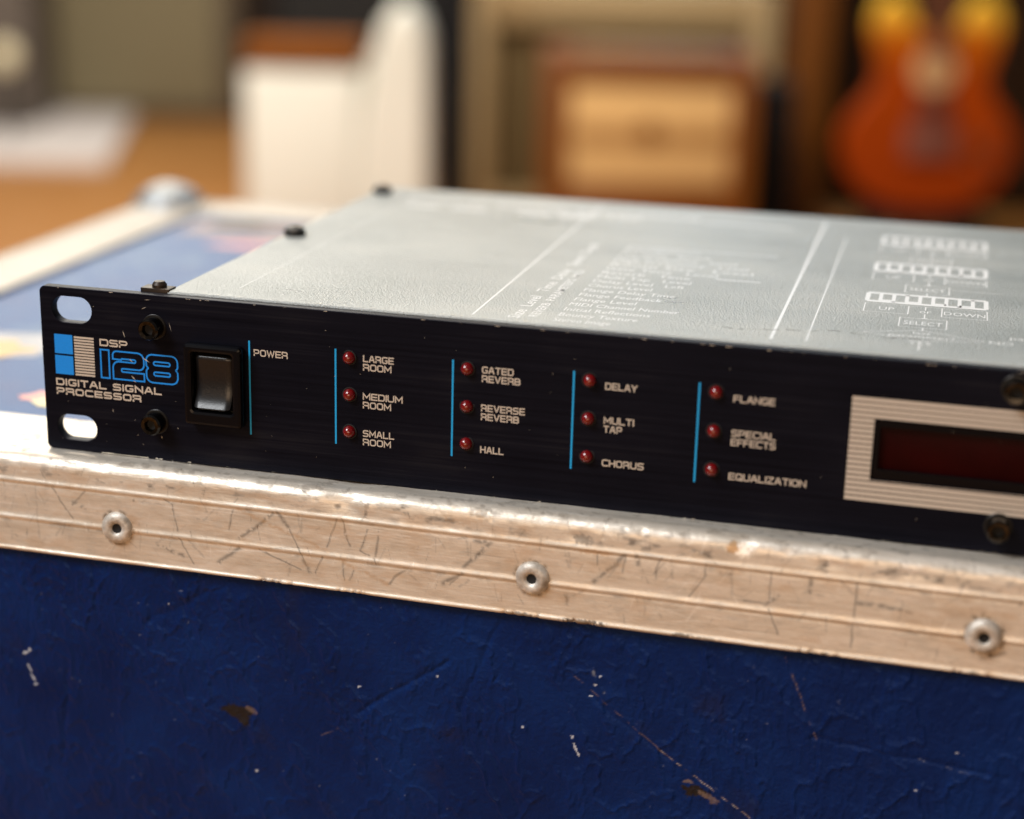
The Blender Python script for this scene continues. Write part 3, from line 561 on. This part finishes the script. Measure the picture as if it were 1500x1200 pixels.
bmr = bmesh.new(); g = [[bmr.verts.new(RP[i, j]) for j in range(nv+1)] for i in range(nu+1)]; bk = [[bmr.verts.new((RP[i, j][0], 3.0*MM, min(max(RP[i, j][2], 15.9*MM), 29.4*MM))) for j in range(nv+1)] for i in range(nu+1)]
for i in range(nu):
    for j in range(nv): bmr.faces.new((g[i][j], g[i+1][j], g[i+1][j+1], g[i][j+1]))
for i in range(nu):
    bmr.faces.new((g[i][0], bk[i][0], bk[i+1][0], g[i+1][0])); bmr.faces.new((g[i][nv], g[i+1][nv], bk[i+1][nv], bk[i][nv]))
for j in range(nv):
    bmr.faces.new((g[0][j], g[0][j+1], bk[0][j+1], bk[0][j])); bmr.faces.new((g[nu][j], bk[nu][j], bk[nu][j+1], g[nu][j+1]))
bmesh.ops.recalc_face_normals(bmr, faces=bmr.faces[:])
rme = bpy.data.meshes.new('rocker'); bmr.to_mesh(rme); bmr.free(); rme.polygons.foreach_set('use_smooth', [True]*len(rme.polygons)); rme.set_sharp_from_angle(angle=math.radians(50))
link('rocker', rme, M_ROCK, sw)
# flecks and chips on the panel
v, f = [], []
def fleck(x0, z0, x1, z1, wd, y=PY0-.02):
    d = Vector((x1-x0, z1-z0)); n_ = Vector((-d.y, d.x)).normalized()*wd/2; b = len(v); mx, mz = (x0+x1)/2, (z0+z1)/2
    v.extend([(x0*MM, y*MM, z0*MM), ((mx+n_.x)*MM, y*MM, (mz+n_.y)*MM), (x1*MM, y*MM, z1*MM), ((mx-n_.x)*MM, y*MM, (mz-n_.y)*MM)]); f.append((b, b+1, b+2, b+3))
fleck(23.1, 33.5, 23.7, 31.6, .22); fleck(28.2, 26.9, 30.4, 25.6, .3); fleck(24.6, 26.2, 25.6, 25.2, .25); fleck(25.0, 21.7, 26.2, 20.6, .3); fleck(25.4, 20.4, 26.4, 20.0, .2); fleck(20.3, 17.9, 20.8, 19.5, .2)
fleck(28.6, 39.6, 30.0, 40.2, .15); fleck(29.4, 42, 31.2, 42.2, .12); fleck(36.0, 36.8, 36.7, 34.4, .12); fleck(19.4, 12.2, 19.5, 11.3, .18); fleck(37.5, 9.0, 37.8, 8.6, .2); fleck(32.9, 6.3, 33.1, 5.4, .2)
fr = random.Random(4)
for k in range(46):
    x, z = fr.uniform(2, 255), fr.uniform(1, 42); a = fr.uniform(-1.2, 1.2); L = fr.uniform(.1, .45); fleck(x, z, x+L*math.cos(a), z+L*math.sin(a), fr.uniform(.05, .12))
tag(link('scuff_marks', mesh('scuff_marks', v, f), M_CHIP, panel), kind='stuff')
v, f = [], []
def chip(x0, x1, za, zb, y=-.03):
    b = len(v); n_ = 6
    for i in range(n_+1):
        x = x0+(x1-x0)*i/n_; v.append((x*MM, y*MM, za*MM)); v.append((x*MM, y*MM, (za+(zb-za)*fr.uniform(.3, 1))*MM))
    for i in range(n_): f.append((b+2*i, b+2*i+2, b+2*i+3, b+2*i+1))
for x0, x1 in ((15.5, 29), (31, 33), (40, 41)): chip(x0, x1, PB+.16, PB+.48)
for k in range(36):
    x = fr.uniform(2, 250); chip(x, x+fr.uniform(.2, 1.3), PT-.16, PT-fr.uniform(.2, .42))
for k in range(14):
    x = fr.uniform(2, 250); chip(x, x+fr.uniform(.2, 1.0), PB+.16, PB+fr.uniform(.2, .36))
tag(link('edge_chips', mesh('edge_chips', v, f), M_CHIP, panel), kind='stuff')

# --- print on the cover ------------------------------------------------------
ZC = 44.03
def toptext(body, x, y, size, sx=1.25, rot=0, align='LEFT', bold=0.0):
    cu = bpy.data.curves.new('lettering', 'FONT'); cu.body = body; cu.size = size*MM; cu.align_x = align; cu.offset = bold*size*MM*.5; cu.resolution_u = 2
    t = bpy.data.objects.new('tmp', cu); S.collection.objects.link(t)
    me = bpy.data.meshes.new_from_object(t.evaluated_get(bpy.context.evaluated_depsgraph_get())); bpy.data.objects.remove(t); bpy.data.curves.remove(cu)
    me.name = 'lettering'; me.materials.clear(); me.transform(Matrix.Diagonal((sx, 1, 1, 1)))
    return link('lettering', me, M_TOPPRINT, ch, Vector((x*MM, y*MM, ZC*MM)), (0, 0, rot))
class Pr:
    def __init__(s): s.v = []; s.f = []
    def line(s, x0, y0, x1, y1, w):
        d = Vector((x1-x0, y1-y0)); n_ = Vector((-d.y, d.x)).normalized()*w/2; b = len(s.v); z = ZC+.003*(len(s.f) % 5)
        for x, y in ((x0+n_.x, y0+n_.y), (x1+n_.x, y1+n_.y), (x1-n_.x, y1-n_.y), (x0-n_.x, y0-n_.y)): s.v.append((x*MM, y*MM, z*MM))
        s.f.append((b, b+1, b+2, b+3))
    def rect(s, x0, x1, y0, y1, w, wy=None):
        wy = wy or w
        s.line(x0, y0, x1, y0, wy); s.line(x0, y1, x1, y1, wy); s.line(x0, y0, x0, y1, w); s.line(x1, y0, x1, y1, w)
    def done(s, name, m=None): return link(name, mesh(name, s.v, s.f), m or M_TOPPRINT, ch)
p = Pr(); p.line(114.0, 6.2, 112.8, 168, .55); p.done('printed_line')
p = Pr(); p.line(50, 13, 50, 168, .25); p.done('printed_line')
p = Pr(); p.line(186.6, 7.5, 186.6, 165, .75); p.done('printed_line')
p = Pr(); p.line(194.8, 8.5, 194.8, 140, .38); p.done('printed_line')
rows = [('Stereo Image', 148), ('Bouncy Texture', 153.6), ('Initial Reflections', 155.7), ('MIDI Channel Number', 162), ('Flange Level', 150), ('Flange Feedback', 155.7), ('Flange Delay Time', 158), ('Chorus Level', 151), ('Delay Level   Left', 158.7), ('Multi Tap   Level', 159.5), ('Reverb   Time', 158.4), ('Gate Time   Level', 165), ('Room Size   Level', 174), ('High Frequency   Level', 172), ('Low Frequency   Level', 168), ('Pre Delay   Reverb', 160), ('Equalization', 156)]
def fit(o, wd):
    me = o.data; n = len(me.vertices); a = np.zeros(n*3, np.float32); me.vertices.foreach_get('co', a); a = a.reshape(-1, 3)
    a[:, 0] *= wd*MM/max(a[:, 0].max(), 1e-6); me.vertices.foreach_set('co', a.reshape(-1)); me.update(); return o
for k, (r, xe) in enumerate(rows): fit(toptext(r, 133.8, 6.9+k*5.72, 5.1, 1), xe-133.8)
for x0, x1, y, w_ in ((165, 177.3, 68.0, .9), (134, 178, 103.8, .8), (150, 178, 150, 1.3)):
    p = Pr(); p.line(x0, y, x1, y, w_); p.done('printed_line')
toptext('Size  Level   Time  Delay   Speed  Depth', 125.6, 6.5, 4.4, 1.35, math.pi/2, bold=.012); toptext('REVERB  PARAMETERS  MIDI', 129.6, 9, 3.4, 1.35, math.pi/2, bold=.012)
toptext('DIGITAL SIGNAL PROCESSOR', 50, 152, 6.5, 1.15, bold=.012); toptext('DSP 128', 102, 146, 6.5, 1.2, bold=.012)
for x in (52, 68, 90, 104):
    p = Pr(); p.line(x, 144, x+11, 144, 2.4); p.done('printed_bar')
# flow chart
def bar(y0, y1):
    p = Pr(); p.rect(206.0, 236.0, y0, y1, 1.2, 1.9); n = 9; wdt = 30.0/n
    for k in range(1, n):
        p.line(206+wdt*k, y0, 206+wdt*k, y1, 1.0)
    for k in (1, 3, 5, 7): p.line(206+wdt*(k+.0), y0+1.6, 206+wdt*(k+1), y0+1.6, 1.6)
    p.done('flow_bar'); p = Pr()
    a = y0-2.6; b = y0-12.3
    for x in (205.8, 216.8, 225.1, 236.2): p.line(x, a, x, b, .32)
    p.line(205.8, b, 216.8, b, .25); p.line(225.1, b, 236.2, b, .25); p.line(205.8, a, 236.2, a, .2)
    p.line(221, a, 221, a-4, .35); p.line(221, b+1.5, 221, y0-15.5, .35); p.line(220.3, y0-15.5, 221.7, y0-15.5, .6); p.rect(215.1, 226.5, y0-25.8, y0-16.0, .32, .25)
    p.line(220.9, y0-26, 220.9, y0-29.0, .35)
    p.done('flow_lines')
    toptext('UP', 211.3, y0-9.6, 5.4, .62, 0, 'CENTER'); toptext('or', 221, y0-9.8, 5.2, .62, 0, 'CENTER'); toptext('DOWN', 230.7, y0-9.8, 5.4, .58, 0, 'CENTER'); toptext('SELECT', 220.8, y0-23.0, 5.6, .52, 0, 'CENTER')
bar(57.0, 66.8); bar(96.2, 107.2); bar(136, 148.5)
p = Pr()
for a, b in (((220.8, 28.6), (235.6, 22.4)), ((235.6, 22.4), (220.6, 17.8)), ((220.6, 17.8), (207, 22.6)), ((207, 22.6), (220.8, 28.6))): p.line(*a, *b, .28)
p.done('flow_diamond')
for q_ in ((220.6, 14.0, 220.6, 8.6, .4), (240.6, 77, 227, 77, .3)):
    p = Pr(); p.line(*q_); p.done('printed_line')
toptext('last', 220.8, 24.4, 3.6, .9, 0, 'CENTER'); toptext('parameter?', 220.9, 20.8, 3.8, .92, 0, 'CENTER'); toptext('YES', 220.7, 14.4, 4.2, .85, 0, 'CENTER'); toptext('NO', 236.3, 20.7, 4.2, .9); toptext('parameter', 241.2, 26.6, 4.2, .9); toptext('NO', 246, 64, 4.2, .9)
# gouge near the front edge
p = Pr(); fr2 = random.Random(3); x, y = 174.0, 15.0
while x < 222:
    nx = x+fr2.uniform(.8, 2.2); ny = y + fr2.uniform(-.9, .95)+.12
    if fr2.random() < .8: p.line(x, y, nx, ny, fr2.uniform(.12, .45))
    x, y = nx, ny
tag(p.done('gouge', mat('bare dark gouge', (0.05, 0.04, 0.035), .6)), kind='stuff')
p = Pr()
for k in range(16):
    x = fr2.choice([179, 183, 196, 207])+fr2.uniform(-2.2, 2.2); y = 16+(x-174)*.13+fr2.uniform(-2.6, 2); p.line(x, y, x+fr2.uniform(.2, .8), y+fr2.uniform(-.9, .9), fr2.uniform(.15, .5))
for k in range(26):
    x = fr2.uniform(36, 250); p.line(x, 4.0+fr2.uniform(0, .5), x+fr2.uniform(.3, 1.6), 4.0+fr2.uniform(0, .5), fr2.uniform(.1, .4))
tag(p.done('chips', M_CHIP), kind='stuff')
# cover screws
cs = lathe('screw', [(3.1*MM, 0), (3.3*MM, .8*MM), (3.0*MM, 1.9*MM), (2.0*MM, 2.6*MM), (.9*MM, 2.8*MM), (.8*MM, 1.9*MM), (0, 1.9*MM)], 28)
M_DSCR = mat('dark painted screw', (0.012, 0.011, 0.010), 0.45, 0.3)
for x, y in ((37.3, 83.5), (37.6, 163), (445, 83.5), (445, 163)): link('cover_screw', cs, M_DSCR, ch, (x*MM, y*MM, 43.95*MM))
M_BRK = noisy('brown oxide bracket', (0.015, 0.010, 0.006), (0.05, 0.03, 0.018), 500, 0.45, 0.4)
ear = link('bracket_ear', box('bracket_ear', 26.9*MM, 34.8*MM, 3.2*MM, 7.5*MM, 42.6*MM, 44.4*MM, .2*MM), M_BRK, ch)
sc = lathe('screw', [(1.9*MM, 0), (1.9*MM, .7*MM), (1.3*MM, 1.5*MM), (0, 1.7*MM)], 20); link('ear_screw', sc, M_BRK, ear, (31.2*MM, 5.4*MM, 44.4*MM)); 

# ================================================================ BACKGROUND
def place(x, y): return (x*MM, y*MM, -0.6)
def bg(name, x, y, label, cat): return thing(name, place(x, y), YAW, label, cat)
def bx(name, par, x0, x1, y0, y1, z0, z1, m, bev=4):   # mm, local to the thing, z from the floor
    return link(name, box(name, x0*MM, x1*MM, y0*MM, y1*MM, z0*MM, z1*MM, bev*MM, 2), m, par)
# white cabinet and tall white column
M_WH = noisy('off white paint', (0.70, 0.715, 0.64), (0.79, 0.80, 0.73), 3, 0.5); M_WOOD = noisy('orange brown wood', (0.13, 0.038, 0.003), (0.19, 0.06, 0.006), 6, 0.75, spec=0.1, stretch=(1, 1, 8))
t = bg('storage_cabinet', -800, 2440, 'low off-white cabinet with a brown wooden top behind the case', 'cabinet')
bx('cabinet_body', t, -175, 24, -10, 250, 0, 440, M_WH, 6); bx('wooden_top', t, -176, 26, -14, 110, 440, 490, M_WOOD, 8)
bx('cabinet_door', t, -165, 14, -16, -11, 20, 425, M_WH, 2)
t = bg('speaker_column', -718, 2462, 'tall white column tapering to a rounded top beside the low cabinet', 'speaker column')
plate('column_body', [[(-66, 15), (56, 15), (58, 300), (54, 480), (40, 525), (18, 545), (-8, 540), (-26, 515), (-42, 455), (-58, 380), (-66, 300)]], 200, 14, t, M_WH, y=-12); bx('column_base', t, -66, 66, -14, 204, 0, 14, M_WH, 4)
# black speaker behind
M_BLK = noisy('black tolex', (0.002, 0.002, 0.0025), (0.005, 0.005, 0.006), 300, 0.7, spec=0.2); M_BGR = noisy('black grille', (0.004, 0.004, 0.004), (0.012, 0.012, 0.012), 500, 0.9)
t = bg('black_speaker_cabinet', -1330, 3964, 'black speaker cabinet behind the white cabinet and column', 'speaker')
bx('cabinet_body', t, -215, 225, 0, 350, 30, 620, M_BLK, 12); bx('speaker_grille', t, -190, 200, -12, -1, 60, 590, M_BGR, 4)
for x in (-180, 190):
    for y in (40, 300): bx('foot', t, x-15, x+15, y-15, y+15, 0, 30, M_BLK, 3)
# narrow black column
t = bg('black_column_stand', -794, 3068, 'narrow black upright stand between white column and cream cabinet', 'stand')
bx('upright', t, -38, 38, 0, 60, 25, 900, M_BLK, 6); bx('stand_base', t, -80, 80, -60, 140, 0, 25, M_BLK, 6)
# cream speaker cabinet
M_CREAM = noisy('cream tolex', (0.31, 0.215, 0.095), (0.39, 0.28, 0.14), 200, 0.6); M_KHA = noisy('khaki grille cloth', (0.095, 0.060, 0.018), (0.13, 0.085, 0.028), 250, 0.85)
t = bg('cream_speaker_cabinet', -535, 3545, 'large cream-edged speaker cabinet with khaki grille cloth behind the wooden amplifier', 'speaker')
bx('side', t, -350, -292, 0, 320, 20, 540, M_CREAM, 10); bx('side', t, 292, 350, 0, 320, 20, 540, M_CREAM, 10)
bx('top', t, -291, 291, 0, 320, 445, 540, M_CREAM, 10); bx('bottom', t, -291, 291, 0, 320, 20, 60, M_CREAM, 8)
bx('grille_cloth', t, -290, 290, 35, 50, 61, 444, M_KHA, 2); bx('back_panel', t, -290, 290, 300, 315, 61, 444, M_CREAM, 2)
bx('handle', t, -60, 60, 130, 165, 541, 552, M_BLK, 5)
for x in (-300, 300):
    for y in (30, 290): bx('foot', t, x-18, x+18, y-18, y+18, 0, 20, M_BLK, 3)
# wooden amplifier
M_AMP = noisy('orange brown amplifier wood', (0.135, 0.036, 0.0008), (0.18, 0.050, 0.0015), 5, 0.4, stretch=(1, 1, 6)); M_TAN = noisy('tan grille cloth', (0.58, 0.35, 0.13), (0.66, 0.42, 0.17), 260, 0.85); M_BAN = noisy('brown band', (0.34, 0.17, 0.045), (0.38, 0.20, 0.06), 30, 0.6)
t = bg('wooden_amplifier', -378, 3068, 'small orange-brown wooden amplifier with tan grille in front of the cream cabinet', 'amplifier')
bx('amplifier_case', t, -216, 216, 20, 230, 12, 435, M_AMP, 14)
bx('front_frame', t, -214, -163, 0, 19, 12, 430, M_AMP, 4); bx('front_frame', t, 167, 214, 0, 19, 12, 430, M_AMP, 4); bx('front_frame', t, -162, 166, 0, 19, 375, 430, M_AMP, 4); bx('front_frame', t, -162, 166, 0, 19, 12, 172, M_AMP, 4)
bx('grille_cloth', t, -162, 166, 8, 18, 173, 374, M_TAN, 2); bx('grille_bar', t, -155, 160, 2, 7.5, 255, 292, M_BAN, 2)
link('badge', lathe('badge', [(0, .004), (.020, .004), (.024, 0)], 24, '-Y'), M_WOOD, t, (0, .0015, .276)); bx('control_panel', t, -150, 150, 50, 110, 435.5, 442, M_CREAM, 2)
for x in (-190, 190):
    for y in (50, 200): bx('foot', t, x-15, x+15, y-15, y+15, 0, 12, M_BLK, 2)
# wooden post
M_POST = noisy('varnished post wood', (0.115, 0.035, 0.002), (0.165, 0.052, 0.004), 5, 0.45, stretch=(6, 6, 1))
t = bg('wooden_post', -115, 3652, 'orange-brown wooden post left of the guitar', 'post'); bx('shaft', t, -48, 48, 0, 90, 20, 2400, M_POST, 6); bx('post_foot', t, -60, 60, -12, 102, 0, 20, M_POST, 4)
# guitar
M_GB = None
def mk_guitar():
    m = mat('guitar finish yellow at top', (0.4, 0.05, 0.005), 0.5, spec=0.12, coat=0.0); t = NT(m)
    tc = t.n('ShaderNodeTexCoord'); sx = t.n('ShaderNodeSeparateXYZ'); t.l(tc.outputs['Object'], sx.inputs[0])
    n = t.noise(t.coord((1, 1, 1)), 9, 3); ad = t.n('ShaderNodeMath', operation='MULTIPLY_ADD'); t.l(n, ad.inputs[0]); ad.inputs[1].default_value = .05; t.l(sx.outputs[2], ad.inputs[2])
    t.l(t.ramp(t.mrange(ad.outputs[0], .0, .5, 0, 1), [(0.0, (0.25, 0.028, 0.0005)), (0.64, (0.30, 0.042, 0.0005)), (0.80, (0.42, 0.10, 0.002)), (0.92, (0.85, 0.52, 0.05))]), t.b.inputs['Base Color']); return m  # colour turns from orange-red to yellow towards the top
g = bg('electric_guitar', 168, 3414, 'orange-red guitar with yellow upper horns standing right of the wooden post', 'guitar'); g.location.z = -0.505
M_GTR = mk_guitar(); M_NECK = noisy('brown neck wood', (0.10, 0.035, 0.015), (0.14, 0.05, 0.02), 20, 0.4); M_DISC = noisy('pale cream', (0.55, 0.34, 0.15), (0.62, 0.40, 0.20), 30, 0.4); M_NI = mat('nickel', (0.24, 0.09, 0.065), 0.4, 0.4)
half = [(0, 0), (60, 3), (115, 22), (160, 62), (186, 115), (188, 160), (168, 205), (136, 240), (118, 270), (116, 300), (126, 335), (138, 375), (136, 415), (116, 448), (88, 458), (66, 440), (52, 405), (34, 385), (0, 380)]
def smoothpts(h, it=2):
    for _ in range(it):
        o = [h[0]]
        for a, b in zip(h, h[1:]): o += [(a[0]*.75+b[0]*.25, a[1]*.75+b[1]*.25), (a[0]*.25+b[0]*.75, a[1]*.25+b[1]*.75)]
        h = o+[h[-1]]
    return h
hp = smoothpts(half); ol = hp + [(-x, z) for x, z in reversed(hp[1:-1])]
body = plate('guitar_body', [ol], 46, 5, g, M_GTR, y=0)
bx('neck', g, -26, 26, -6, 14, 340, 830, M_NECK, 6); bx('headstock', g, -42, 42, -2, 12, 830, 980, M_NECK, 5)
link('cream_disc', lathe('cream_disc', [(0, .004), (.043, .004), (.046, 0)], 36, '-Y'), M_DISC, g, (0, -.0005, .303))  # pale disc at the middle of the body
bx('pickup', g, -34, 34, -14, -5, 236, 256, M_NI, 3); bx('pickup', g, -34, 34, -14, -5, 344, 366, M_NI, 3); bx('tailpiece', g, -55, 55, -18, -4, 118, 185, M_NI, 8); bx('bridge', g, -44, 44, -14, -1, 205, 218, M_NI, 3)
for k in range(6): bx('string', g, -22+8.8*k-.6, -22+8.8*k+.6, -19, -17.8, 150, 960, M_NI, 0)
for x, z in ((105, 95), (140, 120), (100, 145), (135, 165)): link('knob', lathe('knob', [(0, .014), (.009, .014), (.011, 0)], 16, '-Y'), M_NECK, g, (x*MM, -.0005, z*MM))
for k in range(6):
    sd = -1 if k < 3 else 1; link('tuning_peg', lathe('tuning_peg', [(0, .02), (.009, .018), (.009, .004), (.004, 0)], 12), M_NI, g, (sd*.042, .005, .86+.045*(k % 3)), (0, sd*math.pi/2, 0))
t = bg('guitar_stand', 160, 3440, 'low black stand carrying the orange-red guitar', 'stand')
bx('cradle', t, -130, 130, -60, 60, 60, 92, M_BLK, 8); bx('back_post', t, -14, 14, 62, 84, 0, 420, M_BLK, 4)
for s_ in (-1, 1): link('leg', box('leg', -.012, .012, -.012, .012, 0, .075, .004), M_BLK, t, (s_*.11, -.03, 0))
# khaki cabinet far left, grey cabinet, rug, ball lamp
M_K2 = noisy('khaki fabric', (0.185, 0.155, 0.085), (0.225, 0.19, 0.11), 60, 0.85); M_K3 = noisy('dark khaki edging', (0.085, 0.060, 0.035), (0.12, 0.085, 0.05), 30, 0.7); M_GR = noisy('grey brown enamel', (0.10, 0.08, 0.065), (0.14, 0.115, 0.095), 8, 0.6)
t = bg('khaki_speaker_cabinet', -2343, 4739, 'large khaki fabric fronted cabinet standing at the far left', 'speaker')
bx('cabinet_body', t, -322, 322, 12, 330, 0, 640, M_K3, 10); bx('fabric_front', t, -268, 262, 0, 11, 45, 600, M_K2, 4)
t = bg('grey_cabinet', -2540, 4285, 'narrow grey-brown cabinet at the far left edge', 'cabinet'); bx('cabinet_body', t, -200, 72, 0, 250, 0, 700, M_GR, 6); bx('door', t, -190, 62, -8, -1, 20, 680, M_GR, 3)
t = bg('table_lamp', -2432, 4085, 'small cream ball lamp in front of the grey cabinet', 'lamp')
M_BALL = noisy('cream glass', (0.75, 0.66, 0.42), (0.8, 0.72, 0.5), 20, 0.3); sb = bpy.data.meshes.new('globe'); bm = bmesh.new(); bmesh.ops.create_uvsphere(bm, u_segments=24, v_segments=14, radius=.045); bm.to_mesh(sb); bm.free(); sb.polygons.foreach_set('use_smooth', [True]*len(sb.polygons))
link('globe', sb, M_BALL, t, (0, 0, .25)); link('lamp_stem', lathe('lamp_stem', [(.05, 0), (.05, .01), (.008, .02), (.008, .21)], 20), M_BLK, t)
M_RUG = noisy('pale rug', (0.62, 0.56, 0.54), (0.70, 0.65, 0.62), 20, 0.9)
v = [(-3.3, 4.95, -.598), (-2.46, 4.98, -.598), (-1.96, 3.78, -.598), (-2.75, 3.55, -.598)]; v += [(a, b, c+.02) for a, b, c in v]
c0 = Vector((-2.6, 4.3, -.598)); me = mesh('rug', [tuple(Vector(q)-c0) for q in v], [(3, 2, 1, 0), (4, 5, 6, 7), (0, 1, 5, 4), (1, 2, 6, 5), (2, 3, 7, 6), (3, 0, 4, 7)])
r = link('rug', me, M_RUG, None, c0); tag(r, 'pale rug lying on the wooden floor at the left', 'rug')

# dark cupboard behind the guitar and a black block added as shade beside the amplifier
M_DK = noisy('dark brown stained wood', (0.018, 0.008, 0.003), (0.032, 0.014, 0.006), 4, 0.6, spec=0.2, stretch=(6, 6, 1))
t = bg('dark_cupboard', 330, 4020, 'dark brown wooden cupboard standing behind the orange-red guitar', 'cupboard')
bx('cupboard_body', t, -420, 900, 20, 420, 0, 1900, M_DK, 6)
for x0, x1 in ((-410, 235), (245, 890)):
    d_ = bx('cupboard_door', t, x0, x1, 0, 19, 40, 1880, M_DK, 4); link('handle', lathe('handle', [(0, .03), (.014, .026), (.008, .012), (.006, 0)], 16, '-Y'), M_NI, d_, ((x1-40 if x0 < 0 else x0+40)*MM, 0, .9))
t = bg('shade_block', -172, 3330, 'added black block for the shade between the wooden amplifier and the post', 'shade block')
bx('block_body', t, -28, 62, 0, 200, 0, 330, M_BLK, 6); bx('lid', t, -28, 62, 0, 200, 331, 360, M_BLK, 6)
